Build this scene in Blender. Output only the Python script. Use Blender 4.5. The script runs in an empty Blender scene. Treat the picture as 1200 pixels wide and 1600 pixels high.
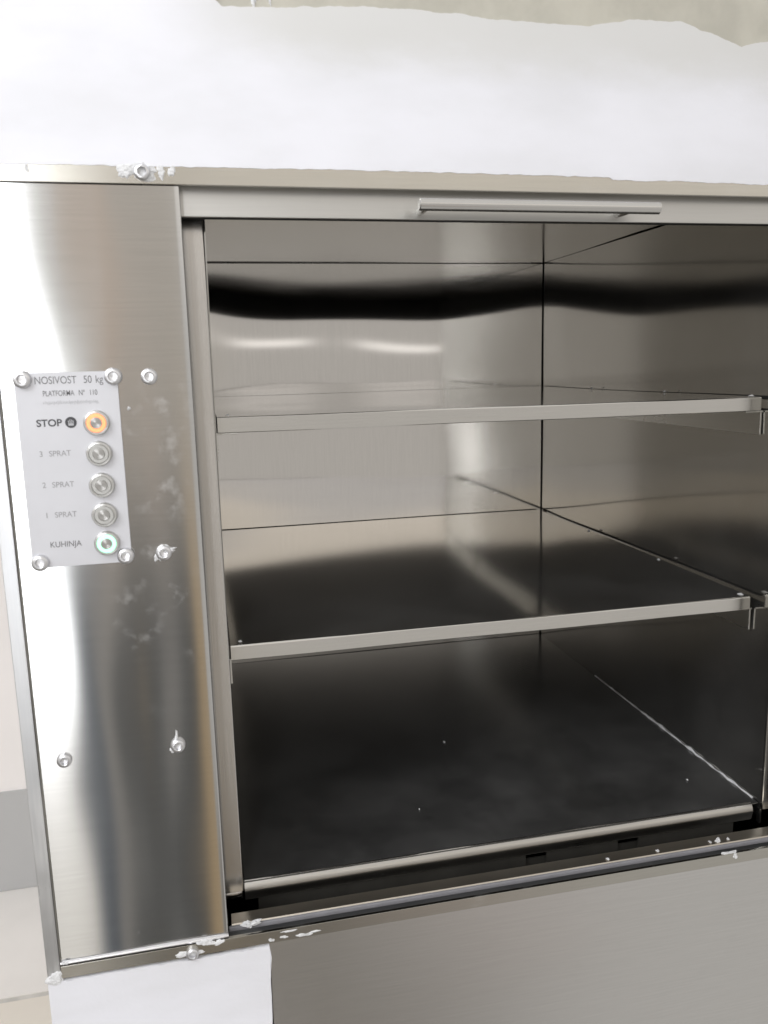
import bpy, bmesh, math, random
from mathutils import Vector, Matrix, noise

scene = bpy.context.scene
COL = scene.collection
PI = math.pi
R = math.radians

# ------------------------------------------------------------------ camera
cam_d = bpy.data.cameras.new('camera')
cam = bpy.data.objects.new('camera', cam_d)
COL.objects.link(cam)
cx = Vector((0.9760, -0.2162, -0.0251)).normalized()
cf = Vector((0.2085, 0.9619, -0.1769)).normalized()
cu = cx.cross(cf).normalized()
cx = cf.cross(cu).normalized()
M = Matrix.Identity(4)
for i in range(3):
    M[i][0] = cx[i]; M[i][1] = cu[i]; M[i][2] = -cf[i]
M[0][3], M[1][3], M[2][3] = 0.0, -0.72, 0.0
cam.matrix_world = M
cam_d.sensor_fit = 'VERTICAL'
cam_d.sensor_height = 24.0
cam_d.lens = 24.0 * 1273.46 / 1600.0
cam_d.dof.use_dof = True
cam_d.dof.focus_distance = 1.0
cam_d.dof.aperture_fstop = 6.5
cam_d.clip_start = 0.01
cam_d.clip_end = 60
scene.camera = cam

# ------------------------------------------------------------------ render look
scene.view_settings.view_transform = 'Standard'
scene.view_settings.look = 'None'
scene.view_settings.exposure = 0.0
scene.view_settings.gamma = 1.0
scene.view_settings.use_curve_mapping = False
scene.render.engine = 'CYCLES'
scene.cycles.max_bounces = 16
scene.cycles.glossy_bounces = 12
scene.cycles.diffuse_bounces = 5
scene.cycles.sample_clamp_indirect = 6.0


# ------------------------------------------------------------------ node helper
class NT:
    def __init__(self, tree):
        self.t = tree; self.n = tree.nodes; self.l = tree.links

    def node(self, typ, **kw):
        n = self.n.new(typ)
        for k, v in kw.items():
            setattr(n, k, v)
        return n

    def link(self, a, b):
        self.l.new(a, b)

    def put(self, sock, v):
        if hasattr(v, 'is_linked'):
            self.link(v, sock)
        else:
            sock.default_value = v

    def math(self, op, a, b=0.0, c=0.0, clamp=False):
        n = self.node('ShaderNodeMath', operation=op, use_clamp=clamp)
        self.put(n.inputs[0], a); self.put(n.inputs[1], b); self.put(n.inputs[2], c)
        return n.outputs[0]

    def ss(self, v, a, b, lo=0.0, hi=1.0):
        n = self.node('ShaderNodeMapRange', interpolation_type='SMOOTHSTEP')
        self.put(n.inputs['Value'], v)
        n.inputs['From Min'].default_value = a; n.inputs['From Max'].default_value = b
        n.inputs['To Min'].default_value = lo; n.inputs['To Max'].default_value = hi
        return n.outputs['Result']

    def band(self, v, a, b, s):
        return self.math('MULTIPLY', self.ss(v, a - s, a + s), self.ss(v, b - s, b + s, 1.0, 0.0))

    def mix(self, f, a, b):
        n = self.node('ShaderNodeMix', data_type='RGBA')
        self.put(n.inputs['Factor'], f)
        self.put(n.inputs['A'] if False else n.inputs[6], a)
        self.put(n.inputs[7], b)
        return n.outputs[2]

    def noise(self, vec, scale, detail=3.0, rough=0.5):
        n = self.node('ShaderNodeTexNoise')
        self.link(vec, n.inputs['Vector'])
        n.inputs['Scale'].default_value = scale
        n.inputs['Detail'].default_value = detail
        n.inputs['Roughness'].default_value = rough
        return n.outputs['Fac']

    def scaled(self, vec, s):
        n = self.node('ShaderNodeMapping')
        self.link(vec, n.inputs['Vector'])
        n.inputs['Scale'].default_value = s
        return n.outputs['Vector']


def rgb(r, g, b):
    return (r, g, b, 1.0)


# ------------------------------------------------------------------ surroundings light
# u is sideways tangent (left negative), v is upward tangent of a direction leaving
# the facade into the room the photographer stands in
world = bpy.data.worlds.new('World')
scene.world = world
world.use_nodes = True
w = NT(world.node_tree)
w.n.clear()
geo = w.node('ShaderNodeTexCoord')
sep = w.node('ShaderNodeSeparateXYZ')
w.link(geo.outputs['Generated'], sep.inputs[0])
fwd = w.math('MAXIMUM', w.math('MULTIPLY', sep.outputs['Y'], -1.0), 0.02)
u = w.math('DIVIDE', sep.outputs['X'], fwd)
v = w.math('DIVIDE', sep.outputs['Z'], fwd)
zz = sep.outputs['Z']
col = rgb(0.60, 0.578, 0.548)
# brighter ceiling of the room
col = w.mix(w.ss(v, 0.07, 0.14), col, rgb(0.80, 0.79, 0.79))
col = w.mix(w.ss(v, 0.145, 0.20), col, rgb(1.13, 1.06, 0.96))
col = w.mix(w.ss(v, 0.27, 0.45), col, rgb(0.85, 0.83, 0.80))
# a row of far ceiling tubes
tube = w.math('MULTIPLY', w.band(v, 0.030, 0.040, 0.004), w.math('ADD', w.band(u, 0.02, 0.13, 0.02), w.band(u, 0.20, 0.30, 0.02)))
col = w.mix(tube, col, rgb(1.5, 1.45, 1.4))
# floor in front of the lift
col = w.mix(w.ss(v, -0.28, -0.60), col, rgb(0.57, 0.555, 0.53))
front = w.math('MULTIPLY', w.ss(v, -0.50, -0.62), w.ss(u, 0.60, 0.02))
col = w.mix(front, col, rgb(0.21, 0.195, 0.175))
col = w.mix(w.math('MULTIPLY', w.band(v, -0.70, -0.58, 0.03), w.band(u, 0.16, 0.40, 0.07)), col, rgb(0.52, 0.37, 0.32))
# left part of the room : dark clothing / furniture low down, pale strip, timber edge
low = w.ss(v, -0.02, -0.30)
left = w.ss(u, 0.02, -0.01)
dk = w.mix(w.band(u, -0.118, -0.092, 0.006), rgb(0.050, 0.068, 0.092), rgb(0.36, 0.335, 0.30))
dk = w.mix(w.band(u, -0.092, -0.048, 0.010), dk, rgb(0.072, 0.078, 0.080))
dk = w.mix(w.band(u, -0.046, -0.012, 0.008), dk, rgb(0.50, 0.36, 0.20))
dkm = w.math('MULTIPLY', w.math('MULTIPLY', low, w.ss(u, 0.0, -0.02)), w.ss(u, -0.215, -0.195))
hi = w.mix(w.band(u, -0.125, -0.085, 0.012), rgb(0.64, 0.62, 0.575), rgb(0.62, 0.50, 0.40))
hi = w.mix(w.band(u, -0.085, -0.01, 0.010), hi, rgb(0.55, 0.50, 0.435))
him = w.math('MULTIPLY', w.math('MULTIPLY', w.ss(u, 0.01, -0.02), w.ss(u, -0.215, -0.195)), w.ss(v, 0.45, 0.25))
col = w.mix(him, col, hi)
col = w.mix(dkm, col, dk)
# the bright window side
win = w.band(u, -0.268, -0.165, 0.010)
win = w.math('MULTIPLY', win, w.ss(v, -1.3, -0.95))
wcol = w.mix(w.ss(v, -0.18, -0.55), rgb(5.5, 5.6, 5.7), rgb(0.95, 0.90, 0.82))
col = w.mix(win, col, wcol)
bg = w.node('ShaderNodeBackground')
w.link(col, bg.inputs['Color'])
bg.inputs['Strength'].default_value = 1.0
wo = w.node('ShaderNodeOutputWorld')
w.link(bg.outputs[0], wo.inputs['Surface'])

# ------------------------------------------------------------------ window light, left
ld = bpy.data.lights.new('window_light', 'AREA')
ld.shape = 'RECTANGLE'; ld.size = 0.7; ld.size_y = 1.0
ld.energy = 15.5
ld.color = (0.94, 0.965, 1.0)
lo = bpy.data.objects.new('window_light', ld)
COL.objects.link(lo)
lo.location = (-0.95, -0.85, 0.80)
lo.rotation_euler = (Vector((-0.1, 0, 0.1)) - Vector(lo.location)).to_track_quat('-Z', 'Y').to_euler()


# ------------------------------------------------------------------ materials
def newmat(name):
    m = bpy.data.materials.new(name)
    m.use_nodes = True
    t = NT(m.node_tree)
    t.n.clear()
    out = t.node('ShaderNodeOutputMaterial')
    b = t.node('ShaderNodeBsdfPrincipled')
    t.link(b.outputs[0], out.inputs['Surface'])
    return m, t, b, out


def steel(name, base=(0.60, 0.585, 0.56), rough=0.16, brush=None, aniso=0.0, tangent=None,
          bump=0.02, dust=None, dust_amt=0.0, rvar=0.06, gvar=0.012):
    """brushed stainless steel; brush is the stretch of the grain noise"""
    m, t, b, out = newmat(name)
    tc = t.node('ShaderNodeTexCoord')
    ob = tc.outputs['Object']
    b.inputs['Metallic'].default_value = 1.0
    gr = t.noise(t.scaled(ob, brush or (30, 30, 30)), 12.0, 4.0, 0.6)
    blot = t.noise(ob, 5.0, 4.0, 0.55)
    fine = t.noise(ob, 38.0, 5.0, 0.65)
    colr = t.mix(t.ss(gr, 0.3, 0.7), rgb(*[c * 0.98 for c in base]), rgb(*[min(1, c * 1.02) for c in base]))
    # faint greasy blotches
    colr = t.mix(t.math('MULTIPLY', t.ss(fine, 0.55, 0.75), 0.10), colr, rgb(*[c * 0.8 for c in base]))
    t.link(colr, b.inputs['Base Color'])
    rr = t.math('ADD', rough, t.math('MULTIPLY', t.math('SUBTRACT', blot, 0.5), rvar * 2))
    rr = t.math('ADD', rr, t.math('MULTIPLY', t.math('SUBTRACT', gr, 0.5), gvar), clamp=True)
    rr = t.math('MAXIMUM', rr, 0.04)
    t.link(rr, b.inputs['Roughness'])
    if aniso:
        b.inputs['Anisotropic'].default_value = aniso
        tg = t.node('ShaderNodeCombineXYZ')
        tg.inputs[0].default_value, tg.inputs[1].default_value, tg.inputs[2].default_value = tangent
        t.link(tg.outputs[0], b.inputs['Tangent'])
    if bump:
        bp = t.node('ShaderNodeBump')
        bp.inputs['Strength'].default_value = bump
        bp.inputs['Distance'].default_value = 0.002
        t.link(gr, bp.inputs['Height'])
        t.link(bp.outputs[0], b.inputs['Normal'])
    if dust_amt:
        d = t.node('ShaderNodeBsdfDiffuse')
        d.inputs['Color'].default_value = rgb(0.72, 0.71, 0.70)
        mx = t.node('ShaderNodeMixShader')
        f = dust(t, ob)
        t.link(t.math('MULTIPLY', f, dust_amt, clamp=True), mx.inputs[0])
        t.link(b.outputs[0], mx.inputs[1]); t.link(d.outputs[0], mx.inputs[2])
        t.link(mx.outputs[0], out.inputs['Surface'])
    return m


def finger_dust(t, ob):
    s = t.node('ShaderNodeSeparateXYZ'); t.link(ob, s.inputs[0])
    reg = t.math('MULTIPLY', t.band(s.outputs[0], -0.085, -0.018, 0.022), t.band(s.outputs[2], -0.27, 0.06, 0.06))
    a = t.noise(ob, 55.0, 5.0, 0.6)
    c = t.noise(ob, 17.0, 2.0, 0.5)
    f = t.math('MULTIPLY', t.ss(a, 0.50, 0.72), t.ss(c, 0.42, 0.62))
    f = t.math('MULTIPLY', f, reg)
    g = t.math('MULTIPLY', t.ss(t.noise(ob, 130.0, 2.0), 0.70, 0.78), 0.25)
    return t.math('ADD', f, g)


def film_dust(t, ob):
    a = t.noise(t.scaled(ob, (1, 1, 0.06)), 160.0, 3.0, 0.6)
    c = t.noise(ob, 14.0, 3.0, 0.5)
    return t.math('MULTIPLY', t.ss(a, 0.35, 0.7), t.ss(c, 0.25, 0.6))


def speck_dust(t, ob):
    a = t.noise(ob, 220.0, 2.0, 0.5)
    c = t.noise(ob, 6.0, 3.0, 0.6)
    return t.math('ADD', t.math('MULTIPLY', t.ss(a, 0.72, 0.80), 0.5), t.math('MULTIPLY', t.ss(c, 0.45, 0.75), 0.12))


def floor_dust(t, ob):
    a = t.noise(ob, 220.0, 2.0, 0.5)
    c = t.noise(ob, 7.0, 4.0, 0.6)
    return t.math('ADD', t.math('MULTIPLY', t.ss(a, 0.72, 0.80), 0.4), t.ss(c, 0.2, 0.8, 0.25, 1.0))


def edge_dust(t, ob):
    """plaster film caught along the top trim"""
    a = t.noise(t.scaled(ob, (0.4, 1, 1)), 60.0, 4.0, 0.6)
    return t.ss(a, 0.52, 0.75)


V = (60, 60, 1.2)      # grain runs up and down
H = (1.2, 60, 60)      # grain runs sideways
D = (60, 1.2, 60)      # grain runs into the depth
m_column = steel('steel_column', (0.61, 0.608, 0.605), 0.14, H, 0.95, (0, 0, 1), 0.001, finger_dust, 0.24, 0.012, 0.004)
m_trim = steel('steel_trim', (0.50, 0.482, 0.44), 0.20, H, 0, None, 0.01, edge_dust, 0.08)
m_side_trim = steel('steel_side_trim', (0.58, 0.585, 0.60), 0.28, V, 0, None, 0.02, film_dust, 0.42)
m_door = steel('steel_door', (0.53, 0.522, 0.505), 0.34, H, 0, None, 0.004)
m_handle = steel('steel_handle', (0.60, 0.59, 0.57), 0.22, H, 0, None, 0.02)
m_back = steel('steel_back', (0.63, 0.61, 0.585), 0.065, V, 0.88, (1, 0, 0), 0.0008, None, 0, 0.006)
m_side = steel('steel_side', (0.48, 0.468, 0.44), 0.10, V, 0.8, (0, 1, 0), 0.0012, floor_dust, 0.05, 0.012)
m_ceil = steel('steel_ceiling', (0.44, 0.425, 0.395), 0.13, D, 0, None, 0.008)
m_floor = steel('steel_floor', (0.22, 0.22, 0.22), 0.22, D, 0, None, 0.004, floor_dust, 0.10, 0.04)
m_shelf = steel('steel_shelf', (0.60, 0.58, 0.55), 0.10, D, 0, None, 0.002, floor_dust, 0.05, 0.015)
m_edge = steel('steel_edge', (0.63, 0.615, 0.585), 0.15, H, 0, None, 0.008, speck_dust, 0.10, 0.06)
m_lip = steel('steel_lip', (0.47, 0.45, 0.42), 0.30, H, 0, None, 0.02, speck_dust, 0.25, 0.08)
m_bracket = steel('steel_bracket', (0.62, 0.61, 0.58), 0.28, D, 0, None, 0.02)
m_lower = steel('steel_lower', (0.64, 0.63, 0.615), 0.25, H, 0, None, 0.001, speck_dust, 0.04, 0.03)
m_sill = steel('steel_sill', (0.54, 0.49, 0.42), 0.38, H, 0, None, 0.02, speck_dust, 0.25)
m_bar = steel('steel_bar', (0.72, 0.71, 0.72), 0.30, H, 0, None, 0.01)
m_groove = steel('steel_groove', (0.24, 0.25, 0.27), 0.5, H, 0, None, 0.02, floor_dust, 0.15)
m_screw = steel('zinc_screw', (0.72, 0.72, 0.74), 0.28, None, 0, None, 0.0)
m_ledge = steel('steel_ledge', (0.58, 0.56, 0.535), 0.2, V, 0, None, 0.02)


def simple(name, c, rough=0.6, metal=0.0, noise_amt=0.12, scale=20.0, bump=0.0, bscale=60.0):
    m, t, b, out = newmat(name)
    tc = t.node('ShaderNodeTexCoord')
    ob = tc.outputs['Object']
    n = t.noise(ob, scale, 4.0, 0.6)
    t.link(t.mix(t.ss(n, 0.3, 0.7), rgb(*[x * (1 - noise_amt) for x in c]), rgb(*[min(1, x * (1 + noise_amt)) for x in c])), b.inputs['Base Color'])
    b.inputs['Roughness'].default_value = rough
    b.inputs['Metallic'].default_value = metal
    if bump:
        bp = t.node('ShaderNodeBump')
        bp.inputs['Strength'].default_value = bump
        bp.inputs['Distance'].default_value = 0.004
        t.link(t.noise(ob, bscale, 5.0, 0.6), bp.inputs['Height'])
        t.link(bp.outputs[0], b.inputs['Normal'])
    return m


def plaster_mat():
    m, t, b, out = newmat('white_plaster')
    tc = t.node('ShaderNodeTexCoord')
    ob = tc.outputs['Object']
    st = t.noise(t.scaled(ob, (0.8, 1, 1.9)), 7.0, 4.0, 0.55)
    tr = t.noise(t.scaled(ob, (0.7, 1, 1.5)), 14.0, 5.0, 0.6)
    c = t.mix(t.ss(st, 0.30, 0.70), rgb(0.715, 0.715, 0.75), rgb(0.785, 0.785, 0.835))
    # thin places near the upper feathered edge let the board show
    s = t.node('ShaderNodeSeparateXYZ'); t.link(ob, s.inputs[0])
    thin = t.math('MULTIPLY', t.ss(t.math('ADD', s.outputs[2], t.math('MULTIPLY', tr, 0.05)), 0.252, 0.300), 0.85)
    c = t.mix(t.math('MULTIPLY', thin, t.ss(s.outputs[0], -0.05, 0.10)), c, rgb(0.62, 0.615, 0.60))
    t.link(c, b.inputs['Base Color'])
    b.inputs['Roughness'].default_value = 0.75
    bp = t.node('ShaderNodeBump')
    bp.inputs['Strength'].default_value = 0.30
    bp.inputs['Distance'].default_value = 0.003
    h = t.math('ADD', t.math('MULTIPLY', tr, 0.7), t.math('MULTIPLY', t.noise(ob, 240.0, 3.0), 0.12))
    t.link(h, bp.inputs['Height'])
    t.link(bp.outputs[0], b.inputs['Normal'])
    return m


m_seal = simple('pale_seal', (0.27, 0.265, 0.285), 0.45, 0.0, 0.06, 60)
m_plaster = plaster_mat()
m_board = simple('bare_board', (0.475, 0.455, 0.395), 0.8, 0, 0.09, 16, 0.25, 90)
m_smear = simple('wet_plaster', (0.78, 0.78, 0.79), 0.95, 0, 0.10, 120, 0.8, 400)
m_shaft = simple('dark_shaft', (0.025, 0.024, 0.023), 0.9)
m_black = simple('door_shade_black', (0.012, 0.012, 0.012), 0.8)  # shaft darkness put into the colour, for the sheet behind the door
m_rwall = simple('room_wall_paint', (0.87, 0.835, 0.83), 0.8, 0, 0.02, 3)
m_dado = simple('grey_dado_paint', (0.47, 0.47, 0.475), 0.7, 0, 0.03, 3)
m_tile = simple('cream_tile', (0.78, 0.73, 0.66), 0.45, 0, 0.03, 4)
m_tile2 = simple('pale_tile', (0.84, 0.81, 0.785), 0.45, 0, 0.03, 4)
m_grout = simple('tile_joint', (0.60, 0.58, 0.55), 0.8)
m_under = simple('underside_shade', (0.035, 0.035, 0.036), 0.6, 0, 0.1, 30)  # shade under the shelves put into the colour
m_plate = simple('plate_silver', (0.60, 0.60, 0.63), 0.45, 0.35, 0.015, 30)
m_ink = simple('grey_lettering', (0.16, 0.16, 0.165), 0.7, 0, 0.02)
m_ink2 = simple('pale_grey_lettering', (0.28, 0.28, 0.29), 0.7, 0, 0.02)
m_ink3 = simple('black_lettering', (0.065, 0.065, 0.07), 0.7, 0, 0.02)
m_ink4 = simple('faint_lettering', (0.46, 0.46, 0.48), 0.7, 0, 0.02)


def turned(name, base, rough=0.2):
    """lathe turned metal, grain in circles round the local y axis"""
    m, t, b, out = newmat(name)
    b.inputs['Metallic'].default_value = 1.0
    b.inputs['Base Color'].default_value = rgb(*base)
    b.inputs['Roughness'].default_value = rough
    b.inputs['Anisotropic'].default_value = 0.95
    tc = t.node('ShaderNodeTexCoord')
    s = t.node('ShaderNodeSeparateXYZ'); t.link(tc.outputs['Object'], s.inputs[0])
    c = t.node('ShaderNodeCombineXYZ')
    t.link(s.outputs[0], c.inputs[0])
    t.link(s.outputs[2], c.inputs[2])
    t.link(c.outputs[0], b.inputs['Tangent'])
    return m


m_turn = turned('turned_cap', (0.52, 0.51, 0.495), 0.48)
m_bezel = turned('turned_bezel', (0.62, 0.615, 0.60), 0.36)


def glow(name, c, s):
    m, t, b, out = newmat(name)
    b.inputs['Base Color'].default_value = rgb(*[min(0.9, x) for x in c])
    b.inputs['Roughness'].default_value = 0.4
    b.inputs['Emission Color'].default_value = rgb(*c)
    b.inputs['Emission Strength'].default_value = s
    return m


m_orange = glow('orange_light_ring', (1.0, 0.31, 0.13), 1.05)
m_green = glow('green_light_ring', (0.40, 1.0, 0.62), 1.15)
m_unlit = simple('unlit_ring', (0.40, 0.395, 0.38), 0.3, 0.5, 0.03)


# ------------------------------------------------------------------ object helpers
def link_mesh(name, bm, mat, parent=None, smooth=30, loc=None):
    bmesh.ops.recalc_face_normals(bm, faces=bm.faces[:])
    me = bpy.data.meshes.new(name)
    bm.to_mesh(me); bm.free()
    for mm in (mat if isinstance(mat, (list, tuple)) else [mat]):
        me.materials.append(mm)
    if smooth:
        for p in me.polygons:
            p.use_smooth = True
        me.set_sharp_from_angle(angle=R(smooth))
    o = bpy.data.objects.new(name, me)
    COL.objects.link(o)
    if smooth:
        wn = o.modifiers.new('weighted', 'WEIGHTED_NORMAL')
        wn.keep_sharp = True; wn.weight = 90
    if parent is not None:
        o.parent = parent
    if loc is not None:
        o.location = loc
    return o


def tag(o, label=None, cat=None, group=None, kind=None):
    if label: o['label'] = label
    if cat: o['category'] = cat
    if group: o['group'] = group
    if kind: o['kind'] = kind
    return o


def empty(name, loc, label, cat, group=None):
    o = bpy.data.objects.new(name, None)
    o.empty_display_size = 0.05
    COL.objects.link(o)
    o.location = loc
    return tag(o, label, cat, group)


def add_box(bm, lo, hi, bev=0.0, mi=0):
    cs = [(x, y, z) for x in (lo[0], hi[0]) for y in (lo[1], hi[1]) for z in (lo[2], hi[2])]
    v = [bm.verts.new(c) for c in cs]
    fs = [(0, 1, 3, 2), (4, 6, 7, 5), (0, 4, 5, 1), (2, 3, 7, 6), (0, 2, 6, 4), (1, 5, 7, 3)]
    faces = [bm.faces.new([v[i] for i in f]) for f in fs]
    for f in faces:
        f.material_index = mi
    if bev:
        es = list({e for f in faces for e in f.edges})
        r = bmesh.ops.bevel(bm, geom=es, offset=bev, segments=2, affect='EDGES', profile=0.5)
        for f in r['faces']:
            f.material_index = mi
    return faces


def box(name, lo, hi, mat, parent=None, bev=0.0006, origin=(0, 0, 0)):
    bm = bmesh.new()
    o = Vector(origin)
    add_box(bm, Vector(lo) - o, Vector(hi) - o, bev)
    return link_mesh(name, bm, mat, parent)


def sheet(name, corner, U, W, nu, nw, mat, parent, disp, thick=0.0015, side=1):
    """a thin metal sheet, slightly warped; front on the U x W side"""
    bm = bmesh.new()
    c = Vector(corner); U = Vector(U); W = Vector(W)
    n = U.cross(W).normalized() * side
    fr, bk = [], []
    for i in range(nu + 1):
        a, b = [], []
        for j in range(nw + 1):
            s, q = i / nu, j / nw
            p = c + U * s + W * q + n * disp(s, q)
            a.append(bm.verts.new(p)); b.append(bm.verts.new(p - n * thick))
        fr.append(a); bk.append(b)
    for i in range(nu):
        for j in range(nw):
            bm.faces.new((fr[i][j], fr[i + 1][j], fr[i + 1][j + 1], fr[i][j + 1]))
            bm.faces.new((bk[i][j], bk[i][j + 1], bk[i + 1][j + 1], bk[i + 1][j]))
    for i in range(nu):
        for j in (0, nw):
            bm.faces.new((fr[i][j], fr[i + 1][j], bk[i + 1][j], bk[i][j]))
    for j in range(nw):
        for i in (0, nu):
            bm.faces.new((fr[i][j], fr[i][j + 1], bk[i][j + 1], bk[i][j]))
    return link_mesh(name, bm, mat, parent)


def extrude_profile(name, prof, z0, z1, nz, mat, parent, disp=None, axis='Z', closed=True):
    """profile points (a,b) extruded: axis Z -> (a=x,b=y); axis X -> (a=y,b=z)"""
    bm = bmesh.new()
    rings = []
    for k in range(nz + 1):
        t = z0 + (z1 - z0) * k / nz
        ring = []
        for i, (a, b) in enumerate(prof):
            d = disp(i, a, b, t) if disp else 0.0
            p = (a, b + d, t) if axis == 'Z' else (t, a, b + d)
            ring.append(bm.verts.new(p))
        rings.append(ring)
    n = len(prof)
    for k in range(nz):
        for i in range(n if closed else n - 1):
            j = (i + 1) % n
            bm.faces.new((rings[k][i], rings[k][j], rings[k + 1][j], rings[k + 1][i]))
    if closed:
        bm.faces.new(rings[0][::-1]); bm.faces.new(rings[-1])
    return link_mesh(name, bm, mat, parent)


def add_lathe(bm, prof, seg=28, axis='Y', org=(0, 0, 0), mis=None, rot=0.0):
    """profile (r, h) revolved round the y axis (h runs towards -y) or x axis"""
    rings = []
    o = Vector(org)
    for r, h in prof:
        ring = []
        for k in range(seg):
            a = 2 * PI * k / seg + rot
            if axis == 'Y':
                p = Vector((r * math.cos(a), -h, r * math.sin(a)))
            else:
                p = Vector((h, r * math.cos(a), r * math.sin(a)))
            ring.append(bm.verts.new(p + o))
        rings.append(ring)
    for i in range(len(rings) - 1):
        for k in range(seg):
            j = (k + 1) % seg
            f = bm.faces.new((rings[i][k], rings[i][j], rings[i + 1][j], rings[i + 1][k]))
            if mis: f.material_index = mis[i]
    f0 = bm.faces.new(rings[0]); f1 = bm.faces.new(rings[-1])
    if mis:
        f0.material_index = mis[0]; f1.material_index = mis[-1]


def blob(bm, x, z, rx, rz, y, h, seed, rag=0.35, n=26):
    """a ragged dab of plaster lying on a vertical face, standing h proud of y"""
    rnd = random.Random(seed)
    ph = [rnd.uniform(0, 6.28) for _ in range(5)]
    rim, mid = [], []
    for k in range(n):
        a = 2 * PI * k / n
        s = 1 + rag * (0.5 * math.sin(2 * a + ph[0]) + 0.35 * math.sin(3 * a + ph[1]) + 0.3 * math.sin(5 * a + ph[2]) + 0.25 * math.sin(9 * a + ph[3]))
        s = max(0.25, s)
        rim.append(bm.verts.new((x + rx * s * math.cos(a), y + 0.0004, z + rz * s * math.sin(a))))
        mid.append(bm.verts.new((x + rx * s * 0.72 * math.cos(a), y - h * rnd.uniform(0.6, 1.1), z + rz * s * 0.72 * math.sin(a))))
    c = bm.verts.new((x, y - h, z))
    for k in range(n):
        j = (k + 1) % n
        bm.faces.new((rim[k], rim[j], mid[j], mid[k]))
        bm.faces.new((mid[k], mid[j], c))
    bm.faces.new(rim[::-1])


def dab(name, parent, *a, **k):
    bm = bmesh.new()
    blob(bm, *a, **k)
    return link_mesh(name, bm, m_smear, parent)


def plate_poly(name, pts, y0, y1, mat, parent):
    """flat outline in x,z given real thickness from y0 (front) to y1"""
    bm = bmesh.new()
    f = [bm.verts.new((x, y0, z)) for x, z in pts]
    b = [bm.verts.new((x, y1, z)) for x, z in pts]
    n = len(pts)
    bm.faces.new(f); bm.faces.new(b[::-1])
    for i in range(n):
        j = (i + 1) % n
        bm.faces.new((f[i], b[i], b[j], f[j]))
    bmesh.ops.triangulate(bm, faces=[x for x in bm.faces if len(x.verts) > 4])
    return link_mesh(name, bm, mat, parent, smooth=None)


def ragged(line, step, amp, seed, freq=90.0):
    """subdivide an x,z polyline and roughen it"""
    out = []
    for (x0, z0), (x1, z1) in zip(line[:-1], line[1:]):
        n = max(1, int(math.hypot(x1 - x0, z1 - z0) / step))
        for k in range(n):
            s = k / n
            x, z = x0 + (x1 - x0) * s, z0 + (z1 - z0) * s
            d = noise.noise(Vector((x * freq, z * freq, seed))) + 0.5 * noise.noise(Vector((x * freq * 3, z * freq * 3, seed + 7)))
            e = noise.noise(Vector((x * freq, z * freq, seed + 31)))
            out.append((x + amp * 0.4 * e, z + amp * d))
    out.append(line[-1])
    return out


def warp(amp, seed, fx=1.3, fy=1.3):
    def f(s, q):
        return amp * noise.noise(Vector((s * fx + seed, q * fy + seed * 1.7, seed * 0.37)))
    return f


# ------------------------------------------------------------------ setting : room behind on the left
FLOOR = -1.30
bm = bmesh.new()
add_box(bm, (-4.0, 0.25, FLOOR - 0.05), (4.0, 0.93, FLOOR), 0, 0)
add_box(bm, (-4.0, 0.93, FLOOR - 0.05), (4.0, 0.945, FLOOR - 0.002), 0, 1)
add_box(bm, (-4.0, 0.945, FLOOR - 0.05), (4.0, 1.42, FLOOR), 0, 2)
tag(link_mesh('floor', bm, [m_tile, m_grout, m_tile2], smooth=None), kind='structure')

rw = empty('room_wall', (-1.5, 1.40, FLOOR), 'pale white room wall with grey skirting band seen past the corner at far left', 'wall')
box('wall_face', (-2.5, -0.06, 0.27), (5.5, 0.06, 3.6), m_rwall, rw, 0.0)
box('skirting_band', (-2.5, -0.066, 0.001), (5.5, 0.06, 0.27), m_dado, rw, 0.0)

# ------------------------------------------------------------------ the plastered wall
wl = empty('plastered_wall', (0, 0, 0), 'white freshly plastered wall with bare beige board showing at its top edge', 'wall')
bm = bmesh.new()
add_box(bm, (-0.173, 0.0012, 0.151), (2.2, 0.0125, 1.40))
add_box(bm, (-0.173, 0.0012, -1.30), (0.024, 0.0125, -0.5515))
add_box(bm, (1.92, 0.0012, -1.30), (2.2, 0.0125, -0.5515))
add_box(bm, (0.79, 0.0012, -0.5515), (2.2, 0.0125, 0.151))
add_box(bm, (-0.173, 0.0135, -1.30), (-0.163, 1.0, 1.40))
link_mesh('board', bm, m_board, wl, smooth=None)

low_edge = [(-0.173, 0.1612), (-0.143, 0.1610), (-0.114, 0.1620), (-0.0567, 0.1622), (-0.012, 0.1623), (0.055, 0.1628), (0.164, 0.1633),
            (0.28, 0.1629), (0.372, 0.1627), (0.376, 0.1604), (0.404, 0.1600), (0.444, 0.1610), (0.47, 0.1602), (0.54, 0.1594), (0.8, 0.161), (2.2, 0.161)]
up_edge = [(2.2, 0.29), (0.8, 0.285), (0.56, 0.2875), (0.53, 0.2848), (0.5005, 0.2783), (0.4704, 0.2875), (0.4378, 0.2957), (0.3875, 0.2949),
           (0.3509, 0.2871), (0.2795, 0.2871), (0.2222, 0.2903), (0.15, 0.2909), (0.077, 0.2854), (0.034, 0.2837), (0.0264, 0.289), (0.022, 0.31), (0.03, 0.34), (0.01, 0.40), (-0.173, 0.44)]
pts = ragged(low_edge, 0.0025, 0.0007, 3.3, 130) + ragged(up_edge, 0.002, 0.0016, 9.1, 60)
plate_poly('plaster_coat', pts, -0.0031, 0.0012, m_plaster, wl)
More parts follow.
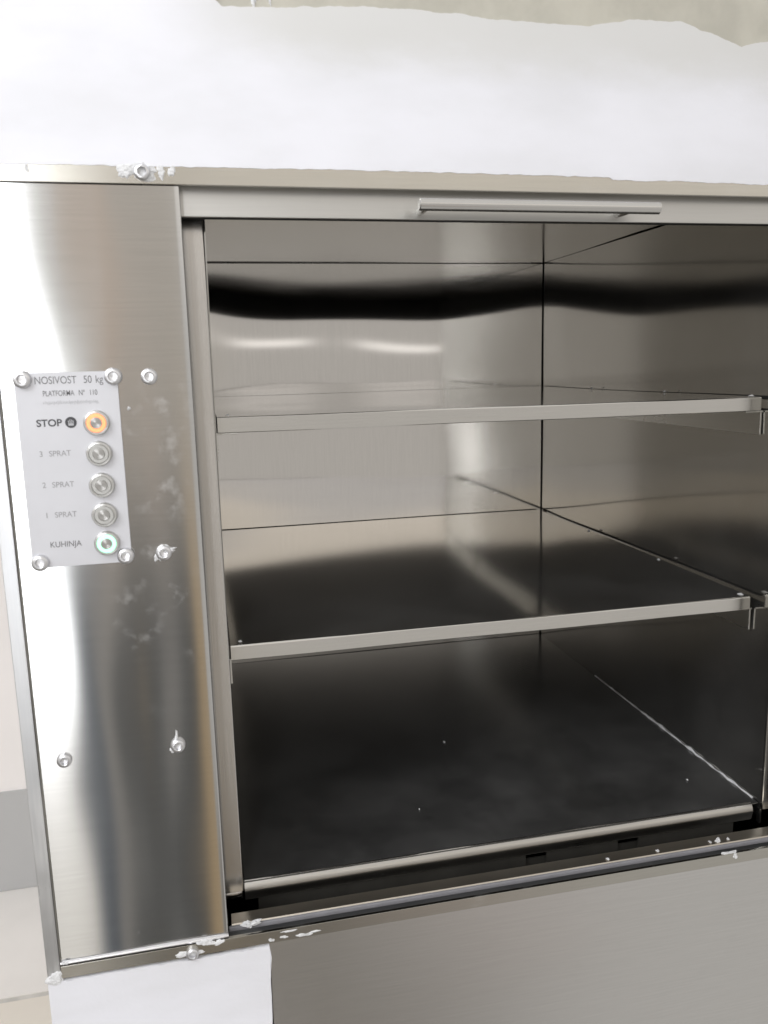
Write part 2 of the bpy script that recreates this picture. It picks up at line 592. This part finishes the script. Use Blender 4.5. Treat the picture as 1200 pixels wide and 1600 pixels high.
# tongue of plaster over the board beside the left end of the bare strip
dab('plaster_dab', wl, 0.060, 0.296, 0.0022, 0.014, 0.0012, 0.0012, 4, 0.5)
dab('plaster_dab', wl, 0.073, 0.298, 0.0014, 0.013, 0.0012, 0.0010, 8, 0.5)
low_piece = ragged([(-0.173, -0.5535), (-0.10, -0.5532), (-0.03, -0.5542), (0.0299, -0.5537)], 0.004, 0.0006, 5, 90)[:-1] \
    + ragged([(0.0299, -0.5537), (0.0318, -0.566), (0.0296, -0.59), (0.0300, -0.62), (0.0286, -0.645), (0.029, -0.80), (0.028, -1.30)], 0.004, 0.0011, 12, 60) + [(-0.173, -1.30)]
plate_poly('plaster_coat', low_piece, -0.0034, 0.0012, m_plaster, wl)
dab('plaster_dab', wl, -0.1665, -0.5500, 0.0068, 0.0085, -0.0026, 0.0018, 21, 0.30)

# ------------------------------------------------------------------ the dark lift shaft
bm = bmesh.new()
x0, x1, y0, y1, z0, z1 = -0.160, 0.785, 0.0135, 0.90, -1.28, 1.38
add_box(bm, (x0, y1, z0), (x1, y1 + 0.03, z1))
add_box(bm, (x1, y0, z0), (x1 + 0.03, y1 + 0.03, z1))
add_box(bm, (x0 - 0.0025, y0, z0), (x0, y1, z1))
add_box(bm, (x0, y0, z0 - 0.01), (x1, y1, z0))
add_box(bm, (x0, y0, z1), (x1, y1, z1 + 0.01))
sh = link_mesh('lift_shaft', bm, m_shaft, smooth=None)
tag(sh, 'dark lift shaft visible as black gaps around the steel cabin', 'shaft')

# ------------------------------------------------------------------ landing entrance (fixed steel surround)
en = empty('lift_entrance', (0.3, 0, -0.55), 'fixed stainless steel lift surround with wide screwed side column, sill and door above', 'lift surround')
en.location = (0, 0, 0)

XL, XR = -0.1605, -0.0078
ZB, ZT = -0.5335, 0.1485
# column, one bent sheet with rounded right edge
NS = 46
prof = []
for i in range(NS + 1):
    prof.append((XL + 0.001 + (XR - 0.0018 - XL - 0.001) * i / NS, 0.0))
for k in range(1, 6):
    a = PI / 2 * k / 5
    prof.append((XR - 0.0018 + 0.0018 * math.sin(a), 0.0018 - 0.0018 * math.cos(a)))
prof.append((XR, 0.012))
prof.append((XR - 0.0016, 0.012)); prof.append((XR - 0.0016, 0.0022)); prof.append((XL + 0.001, 0.0022))


def col_disp(i, a, b, t):
    if i > NS:
        return 0.0
    s = i / NS
    e = max(0.0, min(1, (1 - s) / 0.40))
    e = e * e * (3 - 2 * e)
    q = (t - ZB) / (ZT - ZB)
    d = 0.0011 * noise.noise(Vector((s * 1.6 + 2.1, q * 1.9 + 0.4, 1.3)))
    d += 0.0004 * noise.noise(Vector((s * 2.6 + 7.1, q * 4.2, 5.3)))
    # gentle roll-off at the left fold
    d += 0.00022 * q * max(0, (0.10 - s) / 0.10) ** 2
    return d * (e if s > 0.5 else 1.0)


extrude_profile('side_column', prof, ZB, ZT - 0.0005, 64, m_column, en, col_disp)
# bottom fold of the column, a bright rounded hem
hem = [(0.0022, -0.5338), (-0.0008, -0.5340), (-0.0022, -0.5348), (-0.0026, -0.5360), (-0.0022, -0.5372), (0.0, -0.5376), (0.0022, -0.5376)]
extrude_profile('column_hem', hem, -0.1608, XR, 8, m_bar, en, None, 'X')
# trim flanges
box('side_trim', (-0.1728, -0.0026, -0.5505), (-0.1612, 0.0012, 0.1610), m_side_trim, en, 0.0006)
box('top_trim', (-0.1610, -0.0026, 0.1487), (2.0, 0.0012, 0.1640), m_trim, en, 0.0006)
box('bottom_trim', (-0.1610, -0.0026, -0.5512), (2.0, 0.0012, -0.5385), m_trim, en, 0.0006)
# right hand post, out of the photograph but part of the surround
box('side_column', (0.640, 0.0, -0.5335), (0.785, 0.012, 0.148), m_column, en, 0.001)
# lower steel panel
def lower_warp(s, q):
    e = min(1.0, (1 - q) / 0.12, s / 0.02)
    return e * (0.0050 * noise.noise(Vector((s * 4.2 + 5.2, q * 2.6 + 3.1, 1.9))) - 0.0015 * 0) - 0.0004


sheet('lower_panel', (0.020, -0.0008, -1.28), (1.9, 0, 0), (0, 0, 0.7285), 60, 30, m_lower, en, lower_warp, 0.001, 1)
# sill : groove, guide bar, plate
box('sill_groove', (XR + 0.0005, 0.0122, -0.575), (2.0, 0.0138, -0.5420), m_groove, en, 0.0)
box('guide_bar', (XR + 0.0006, 0.0105, -0.5416), (2.0, 0.0136, -0.5368), m_seal, en, 0.0007)
extrude_profile('sill_plate', [(0.0140, -0.560), (0.0140, -0.5385), (0.0155, -0.5368), (0.0295, -0.5356), (0.0310, -0.5370), (0.0310, -0.560)], XR + 0.0035, 2.0, 40, m_sill, en, None, 'X')

# door leaf pushed up, only its lower strip shows
dr = bmesh.new()
add_box(dr, (-0.0072 - 0.03, 0.0132, 0.1266), (1.2, 0.0165, 0.80), 0.0008)
dl = link_mesh('door_leaf', dr, m_door, en)
bm = bmesh.new()
rr = 0.0053
add_lathe(bm, [(rr - 0.0008, 0.1893), (rr, 0.1899), (rr, 0.4139), (rr - 0.0008, 0.4145)], 24, 'X', (0, -0.018, 0.1338))
hd = link_mesh('handle', bm, m_handle, dl)
for px in (0.1985, 0.389):
    bm = bmesh.new()
    add_lathe(bm, [(0.0036, -0.0132), (0.0036, 0.0145)], 16, 'Y', (px, 0.0, 0.1336))
    link_mesh('handle_post', bm, m_handle, dl)
box('door_shade_sheet', (-0.0372, 0.0168, 0.1275), (1.2, 0.030, 0.80), m_black, dl, 0.0)  # added black sheet, gives the back wall its dark reflected band


# screws : button heads with a socket
def screw_bm(r=0.0068, h=0.0042):
    b = bmesh.new()
    prof = [(r * 0.98, -0.0006), (r, 0.0006), (r * 0.99, h * 0.55), (r * 0.92, h * 0.84), (r * 0.78, h * 0.98), (r * 0.58, h), (r * 0.52, h * 0.92), (r * 0.46, h * 0.20), (r * 0.05, h * 0.15)]
    add_lathe(b, prof, 24, 'Y')
    return b


scr = link_mesh('screw', screw_bm(), m_screw, en, 40)
scr.location = (-0.0427, 0.0, -0.0042)
for (sx, sy, sz, sc) in [(-0.0414, 0.0, -0.1557, 1.0), (-0.0417, 0.0, -0.3358, 0.95), (-0.1395, 0.0, -0.3370, 0.95), (-0.0363, -0.0026, 0.1575, 0.95), (-0.0425, -0.0026, -0.5470, 0.9)]:
    c = scr.copy(); COL.objects.link(c); c.parent = en
    c.location = (sx, sy, sz); c.scale = (sc, 1, sc)

# plaster smears left on the steel
for i, (x, z, rx, rz, y, h) in enumerate([
        (-0.0363, 0.1585, 0.0120, 0.0078, -0.0026, 0.0016), (-0.0500, 0.1582, 0.0060, 0.0066, -0.0026, 0.0010), (-0.0215, 0.1585, 0.0035, 0.0058, -0.0026, 0.0010),
        (-0.0130, 0.1590, 0.0032, 0.0046, -0.0026, 0.0012), (-0.1230, 0.1590, 0.0015, 0.0040, -0.0026, 0.0006)]):
    dab('plaster_smear', en, x, z, rx, rz, y, h, i + 40, 0.35)
for i, (x, z, rx, rz, y, h) in enumerate([
        (-0.0450, -0.5468, 0.0115, 0.0042, -0.0026, 0.0014), (-0.0290, -0.5385, 0.0085, 0.0032, -0.0026, 0.0016), (-0.0170, -0.5405, 0.0050, 0.0025, -0.0026, 0.0012),
        (0.0325, -0.5478, 0.0030, 0.0018, -0.0026, 0.0010), (0.0445, -0.5466, 0.0040, 0.0013, -0.0026, 0.0008), (0.0640, -0.5480, 0.0080, 0.0016, -0.0026, 0.0010),
        (0.0750, -0.5462, 0.0052, 0.0010, -0.0026, 0.0008), (-0.1560, -0.5355, 0.0035, 0.0020, -0.0022, 0.0010), (0.0500, -0.5412, 0.0100, 0.0008, -0.0026, 0.0006)]):
    dab('plaster_smear', en, x, z, rx, rz, y, h, i + 60, 0.5)
# crumbs on the sill
dab('plaster_smear', en, 0.0140, -0.5350, 0.0078, 0.0040, 0.0095, 0.0030, 90, 0.6)
dab('plaster_smear', en, 0.5330, -0.5395, 0.0105, 0.0028, 0.0000, 0.0022, 91, 0.5)
dab('plaster_smear', en, 0.5420, -0.5420, 0.0030, 0.0045, -0.0020, 0.0012, 92, 0.4)
for k, (x, z) in enumerate([(0.535, -0.5352), (0.525, -0.5356), (0.548, -0.5355), (0.40, -0.5358), (0.46, -0.5357)]):
    dab('plaster_crumb', en, x, z, 0.0032 if k == 0 else 0.0016, 0.0022 if k == 0 else 0.0008, 0.020, 0.003, 93 + k, 0.5, 14)
# dabs round the column screws
dab('plaster_smear', en, -0.0380, -0.1530, 0.0066, 0.0030, -0.0003, 0.0022, 101, 0.6)
dab('plaster_smear', en, -0.0462, -0.1590, 0.0030, 0.0048, -0.0003, 0.0020, 102, 0.5)
dab('plaster_smear', en, -0.0424, -0.3275, 0.0014, 0.0055, -0.0003, 0.0016, 103, 0.4)
dab('plaster_smear', en, -0.0462, -0.3392, 0.0028, 0.0034, -0.0003, 0.0018, 104, 0.4)
dab('plaster_smear', en, -0.0610, -0.0302, 0.0016, 0.0014, -0.0003, 0.0020, 105, 0.4)

# ------------------------------------------------------------------ control panel
cp = empty('control_panel', (-0.1085, -0.0003, -0.0800), 'silver push button control plate screwed onto the steel column', 'control panel')
PO = Vector(cp.location)
# rectangular plate with small corner radii
pw, phh, rad = 0.0402, 0.0812, 0.003
bm = bmesh.new()
pts = []
for sx, sz, a0 in ((1, 1, 0), (-1, 1, 90), (-1, -1, 180), (1, -1, 270)):
    for k in range(5):
        a = R(a0 + 22.5 * k)
        pts.append((sx * (pw - rad) + rad * math.cos(a), sz * (phh - rad) + rad * math.sin(a)))
f = [bm.verts.new((x, -0.0020, z)) for x, z in pts]
b = [bm.verts.new((x, 0.0002, z)) for x, z in pts]
bm.faces.new(f); bm.faces.new(b[::-1])
for i in range(len(pts)):
    j = (i + 1) % len(pts)
    bm.faces.new((f[i], b[i], b[j], f[j]))
link_mesh('plate', bm, m_plate, cp)


def button(z, ring_mat, label):
    bt = bmesh.new()
    r = 0.0104
    prof = [(r, -0.0002), (r, 0.0030), (r * 0.93, 0.0043), (r * 0.80, 0.0046), (r * 0.765, 0.0040)]
    add_lathe(bt, prof, 36, 'Y')
    o = link_mesh('push_button', bt, m_bezel, cp, 30)
    o.location = (-0.0874 - PO.x, -0.0020, z - PO.z)
    o['label'] = label
    q = bmesh.new()
    add_lathe(q, [(r * 0.75, 0.0030), (r * 0.75, 0.00455), (r * 0.72, 0.0048), (r * 0.47, 0.0048), (r * 0.46, 0.0042)], 36, 'Y')
    link_mesh('light_ring', q, ring_mat, o, 30)
    q = bmesh.new()
    add_lathe(q, [(r * 0.45, 0.0042), (r * 0.45, 0.0049), (r * 0.42, 0.0052), (r * 0.02, 0.0052)], 30, 'Y')
    link_mesh('cap', q, m_turn, o, 30)
    return o


button(-0.0409, m_orange, 'round metal button with orange lit ring')
for z, nm in ((-0.0666, 'round metal button with unlit ring beside 3 SPRAT'), (-0.0933, 'round metal button with unlit ring beside 2 SPRAT'), (-0.1187, 'round metal button with unlit ring beside 1 SPRAT')):
    button(z, m_unlit, nm)
button(-0.1433, m_green, 'round metal button with green lit ring')

for sx, sz in ((-0.1418, -0.0040), (-0.0714, -0.0033), (-0.0731, -0.1556), (-0.1423, -0.1565)):
    c = link_mesh('screw', screw_bm(0.0071, 0.0046), m_screw, cp, 40)
    c.location = (sx - PO.x, -0.0018, sz - PO.z)


def text(body, x0, x1, zc, h, mat, bold=0.0):
    cu = bpy.data.curves.new('lettering', 'FONT')
    cu.body = body
    cu.size = 1.0
    cu.extrude = 0.004
    cu.offset = bold
    cu.space_word = 1.35
    o = bpy.data.objects.new('tmp', cu)
    COL.objects.link(o)
    dg = bpy.context.evaluated_depsgraph_get()
    me = bpy.data.meshes.new_from_object(o.evaluated_get(dg))
    bpy.data.objects.remove(o)
    xs = [q.co.x for q in me.vertices]; ys = [q.co.y for q in me.vertices]
    lo_, hi_ = min(xs), max(xs)
    for q in me.vertices:
        X = x0 + (q.co.x - lo_) / (hi_ - lo_) * (x1 - x0)
        Z = zc + (q.co.y - 0.345) * h / 0.69
        q.co = (X - PO.x, -0.00210 - q.co.z * 0.012, Z - PO.z)
    me.materials.clear(); me.materials.append(mat)
    o = bpy.data.objects.new('lettering', me)
    COL.objects.link(o); o.parent = cp
    return o


text('NOSIVOST  50 kg', -0.1327, -0.0795, -0.0050, 0.0060, m_ink, 0.0)
text('PLATFORMA  N\u00ba  110', -0.1273, -0.0849, -0.0157, 0.0044, m_ink, 0.002)
text('STOP', -0.1345, -0.1146, -0.0397, 0.0056, m_ink3, 0.022)
text('3  SPRAT', -0.1344, -0.1099, -0.0650, 0.0046, m_ink2, 0.0)
text('2  SPRAT', -0.1346, -0.1097, -0.0911, 0.0046, m_ink2, 0.0)
text('1  SPRAT', -0.1338, -0.1098, -0.1166, 0.0046, m_ink2, 0.0)
text('KUHINJA', -0.1330, -0.1080, -0.1419, 0.0048, m_ink, 0.004)
# faint illegible line : only strokes
bm = bmesh.new()
rnd = random.Random(5)
x = -0.1278
while x < -0.0853:
    wdt = rnd.uniform(0.0003, 0.0005)
    lo_ = rnd.choice((0, 0, 0, -0.0008)); hi_ = rnd.choice((0.0019, 0.0019, 0.0019, 0.0027))
    add_box(bm, (x - PO.x, -0.00216, -0.0243 + lo_ - PO.z), (x + wdt - PO.x, -0.00205, -0.0243 + hi_ - PO.z))
    if rnd.random() < 0.7:
        zz_ = rnd.choice((0.0, 0.0015, 0.0008))
        add_box(bm, (x + wdt - PO.x, -0.00214, -0.0243 + zz_ - PO.z), (x + wdt + 0.0006 - PO.x, -0.00205, -0.0243 + zz_ + 0.0004 - PO.z))
    x += rnd.uniform(0.0009, 0.0014)
link_mesh('lettering', bm, m_ink4, cp, smooth=None)
# round stop symbol with a pale hand of four bars
bm = bmesh.new()
add_lathe(bm, [(0.0046, 0.00195), (0.0046, 0.0022), (0.0001, 0.0022)], 30, 'Y', (-0.1077 - PO.x, 0, -0.0399 - PO.z), mis=[0, 0, 0])
for k, (dx, zt) in enumerate(((-0.0018, 0.0016), (-0.0006, 0.0024), (0.0006, 0.0024), (0.0018, 0.0018))):
    add_box(bm, (-0.1077 + dx - 0.0003 - PO.x, -0.00236, -0.0399 - 0.0008 - PO.z), (-0.1077 + dx + 0.0003 - PO.x, -0.0021, -0.0399 + zt - PO.z), 0, 1)
add_box(bm, (-0.1077 - 0.0021 - PO.x, -0.00236, -0.0399 - 0.0026 - PO.z), (-0.1077 + 0.0021 - PO.x, -0.0021, -0.0399 - 0.00085 - PO.z), 0, 1)
link_mesh('stop_symbol', bm, [m_ink3, m_ink4], cp)

# ------------------------------------------------------------------ the cabin
YC, YB = 0.050, 0.697
WL, WR = 0.0102, 0.6110
ZF, ZC = -0.5190, 0.1730
cb = empty('lift_cabin', (0, 0, 0), 'open stainless steel service lift cabin with mirror walls and dark floor', 'lift cabin')


SAG = -0.0013


def back_warp(s, q):
    # q upwards; a belly across the sheet bends the reflections
    z = ZF + q * (ZC - ZF)
    d = SAG * (4 * s * (1 - s) - 0.45) * math.sin(2 * PI * (z - 0.10) / 0.36)
    d += 0.0006 * noise.noise(Vector((s * 1.7 + 0.3, q * 2.6 + 4.0, 2.2)))
    d += 0.0006 * noise.noise(Vector((s * 2.9 + 3.0, q * 5.0, 8.8)))
    return d


box('corner_backing', (WR - 0.02, YB + 0.0065, ZF), (WR, YB + 0.0080, ZC), m_bracket, cb, 0.0)
box('corner_backing', (WL, YB + 0.0065, ZC - 0.02), (WR - 0.021, YB + 0.0080, ZC + 0.004), m_bracket, cb, 0.0)
sheet('back_wall', (WL, YB, ZF + 0.0005), (WR - 0.0022 - WL, 0, 0), (0, 0, ZC - ZF - 0.0018), 48, 60, m_back, cb, back_warp, 0.0012, 1)


def side_warp(s, q):
    return 0.0038 * noise.noise(Vector((s * 1.4 + 9.3, q * 2.6 + 1.0, 6.2))) * min(1, 6 * s + 0.2)


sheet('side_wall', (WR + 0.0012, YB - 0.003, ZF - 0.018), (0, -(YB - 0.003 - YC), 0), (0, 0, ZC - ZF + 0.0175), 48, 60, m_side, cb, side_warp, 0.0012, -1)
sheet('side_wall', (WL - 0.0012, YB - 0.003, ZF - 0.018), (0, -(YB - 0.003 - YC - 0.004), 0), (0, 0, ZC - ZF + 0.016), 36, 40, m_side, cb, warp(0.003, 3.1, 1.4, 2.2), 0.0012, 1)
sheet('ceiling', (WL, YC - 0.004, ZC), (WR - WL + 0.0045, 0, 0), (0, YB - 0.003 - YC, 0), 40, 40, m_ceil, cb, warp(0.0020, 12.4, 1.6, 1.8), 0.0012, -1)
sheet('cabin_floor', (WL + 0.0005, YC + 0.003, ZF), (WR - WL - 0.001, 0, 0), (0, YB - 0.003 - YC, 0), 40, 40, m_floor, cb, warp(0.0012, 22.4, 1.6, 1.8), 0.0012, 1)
# rolled front lip of the floor, hollow underneath
lip = []
for k in range(9):
    a = PI / 2 * k / 8
    lip.append((YC + 0.006 - 0.006 * math.sin(a), ZF - 0.0105 + 0.0105 * math.cos(a) + 0.0006))
lip += [(YC + 0.0010, ZF - 0.0135), (YC + 0.0022, ZF - 0.0185), (YC + 0.0036, ZF - 0.0205), (YC + 0.0046, ZF - 0.0200), (YC + 0.0046, ZF - 0.004)]


def lip_d(i, a, b, t):
    return 0.0006 * noise.noise(Vector((t * 9.0, i * 0.45, 3.0)))


extrude_profile('floor_lip', lip, WL + 0.0006, WR - 0.009, 60, m_lip, cb, lip_d, 'X')
# dark sub frame with slots behind the lip
bm = bmesh.new()
segs = [(WL + 0.014, 0.320), (0.345, 0.432), (0.458, WR - 0.03)]
for a, b_ in segs:
    add_box(bm, (a, YC + 0.006, ZF - 0.060), (b_, YC + 0.009, ZF - 0.0045))
add_box(bm, (WL + 0.014, YC + 0.010, ZF - 0.060), (WR - 0.03, YC + 0.012, ZF - 0.030))
link_mesh('sub_frame', bm, simple('dark_steel', (0.10, 0.095, 0.085), 0.4, 0.6), cb, smooth=None)

# front return of the left wall : hanging strip with a rounded bright edge and a rounded foot
er = 0.0016
lp = [(-0.060, YC - 0.004)]
lp.append((WL - er - 0.0005, YC - 0.004))
for k in range(1, 9):
    a = PI * k / 8 - PI / 2
    lp.append((WL - er - 0.0005 + er * math.cos(a), YC - 0.004 + er + er * math.sin(a)))
lp.append((-0.060, YC - 0.004 + 2 * er))
extrude_profile('front_return', lp, -0.5240, ZC - 0.02, 40, m_ledge, cb)
bm = bmesh.new()
add_lathe(bm, [(0.0040, -0.060), (0.0066, -0.050), (0.0068, 0.003), (0.0058, 0.0078), (0.002, 0.0082)], 20, 'X', (0, YC + 0.0035, -0.5275))
link_mesh('return_foot', bm, m_ledge, cb)
# right front return
lp = [(0.075 + WR, YC - 0.004), (WR + 0.0008, YC - 0.004), (WR + 0.0002, YC - 0.0032), (WR + 0.0002, YC - 0.0010), (0.075 + WR, YC - 0.0010)]
extrude_profile('front_return', lp, -0.5240, ZC - 0.02, 8, m_edge, cb)
# hem at the foot of the right wall
box('wall_tail', (WR - 0.0012, YC - 0.002, ZF - 0.024), (WR + 0.0010, YC + 0.004, ZF - 0.006), m_edge, cb, 0.0004)


# shelf brackets : L angles on both side walls
def bracket(xw, sgn, zt):
    bm = bmesh.new()
    ya, yb = 0.086, 0.685
    add_box(bm, (min(xw, xw - sgn * 0.022), ya - 0.002, zt - 0.0018), (max(xw, xw - sgn * 0.022), yb, zt), 0.0003)
    add_box(bm, (min(xw, xw - sgn * 0.002), ya, zt - 0.0270), (max(xw, xw - sgn * 0.002), yb, zt - 0.0018), 0.0003)
    return link_mesh('shelf_bracket', bm, m_bracket, cb)


Z1, Z2 = -0.0450, -0.2740     # shelf tops
TH = 0.0150
for zt in (Z1, Z2):
    bracket(WR + 0.0002, 1, zt - TH - 0.0003)
    bracket(WL - 0.0002, -1, zt - TH - 0.0003)

# sealing line of plaster dust along the floor/right wall joint
bm = bmesh.new()
y = YC + 0.012
k = 0
while y < 0.47:
    ln = 0.010 + 0.006 * noise.noise(Vector((y * 40, 1, 1)))
    wdt = max(0.0004, 0.0017 + 0.0026 * noise.noise(Vector((y * 60, 4, 1)))) * (1.0 if y < 0.32 else 0.55)
    h_ = max(0.0005, 0.0014 + 0.0024 * noise.noise(Vector((y * 55, 9, 1)))) * (1.0 if y < 0.32 else 0.55)
    xw = WR - 0.0004
    a = [bm.verts.new((xw - wdt, y, ZF + 0.0007)), bm.verts.new((xw - wdt * 0.5, y, ZF + h_)), bm.verts.new((xw, y, ZF + h_ * 1.5)), bm.verts.new((xw, y, ZF - 0.0003))]
    if k:
        for i in range(4):
            j = (i + 1) % 4
            bm.faces.new((prev[i], prev[j], a[j], a[i]))
    prev = a
    y += ln * 0.5
    k += 1
link_mesh('plaster_residue', bm, m_smear, cb)
for (x, yy, r) in ((0.2985, 0.300, 0.0016), (0.22, 0.14, 0.0008), (0.56, 0.12, 0.001)):
    bm = bmesh.new()
    vs = [bm.verts.new((x + r * math.cos(a), yy + 2 * r * math.sin(a), ZF + 0.0008 + (0.0008 if k_ % 2 else 0))) for k_, a in enumerate([i * PI / 4 for i in range(8)])]
    top = bm.verts.new((x, yy, ZF + 0.0026))
    for i in range(8):
        bm.faces.new((vs[i], vs[(i + 1) % 8], top))
    bm.faces.new(vs[::-1])
    link_mesh('plaster_crumb', bm, m_smear, cb)

# ------------------------------------------------------------------ shelves
def shelf(zt, label, seed, y_back, xl, xr):
    root = empty('shelf', (0.30, 0.078, zt), label, 'shelf', 'steel shelves in the lift cabin')
    ox, oy, oz = root.location
    sheet('shelf_board', (xl - ox, 0.0012, 0), (xr - xl, 0, 0), (0, y_back - oy, 0), 40, 40, m_shelf, root, warp(0.0016, seed, 1.5, 2.4), 0.0012, 1)
    lp = []
    for k in range(6):
        a = PI / 2 * k / 5
        lp.append((0.0012 - 0.0012 * math.sin(a), -0.0012 + 0.0012 * math.cos(a) + 0.0003))
    lp += [(0.0, -TH + 0.0006), (0.0006, -TH), (0.012, -TH), (0.012, -TH + 0.001), (0.0015, -TH + 0.001), (0.0015, -0.0014)]
    extrude_profile('front_lip', lp, xl - ox, xr - ox, 30, m_edge, root, lambda i, a, b, t: 0.0006 * noise.noise(Vector((t * 7, seed + i * 0.35, 1))), 'X')
    box('underside_shade_sheet', (xl - ox + 0.001, 0.0125, -0.0040), (xr - ox - 0.001, y_back - oy - 0.0025, -0.0028), m_under, root, 0)  # added dark sheet, makes the steel below mirror shade
    # rear turned-down hem carries the board
    box('rear_hem', (xl - ox, y_back - oy - 0.002, -TH), (xr - ox, y_back - oy - 0.0005, -0.0013), m_shelf, root, 0)
    for (x, y, r) in ((xr - ox - 0.006, 0.010, 0.0030), (xr - ox - 0.004, 0.19, 0.0022), (xr - ox - 0.004, 0.40, 0.0022), (xl - ox + 0.010, 0.010, 0.0022)):
        bm = bmesh.new()
        vs = [bm.verts.new((x + r * math.cos(a), y + 1.5 * r * math.sin(a), 0.0012)) for a in [i * PI / 4 for i in range(8)]]
        top = bm.verts.new((x + 0.3 * r, y, 0.0030))
        for i in range(8):
            bm.faces.new((vs[i], vs[(i + 1) % 8], top))
        bm.faces.new(vs[::-1])
        link_mesh('film_scrap', bm, m_smear, root)
    return root


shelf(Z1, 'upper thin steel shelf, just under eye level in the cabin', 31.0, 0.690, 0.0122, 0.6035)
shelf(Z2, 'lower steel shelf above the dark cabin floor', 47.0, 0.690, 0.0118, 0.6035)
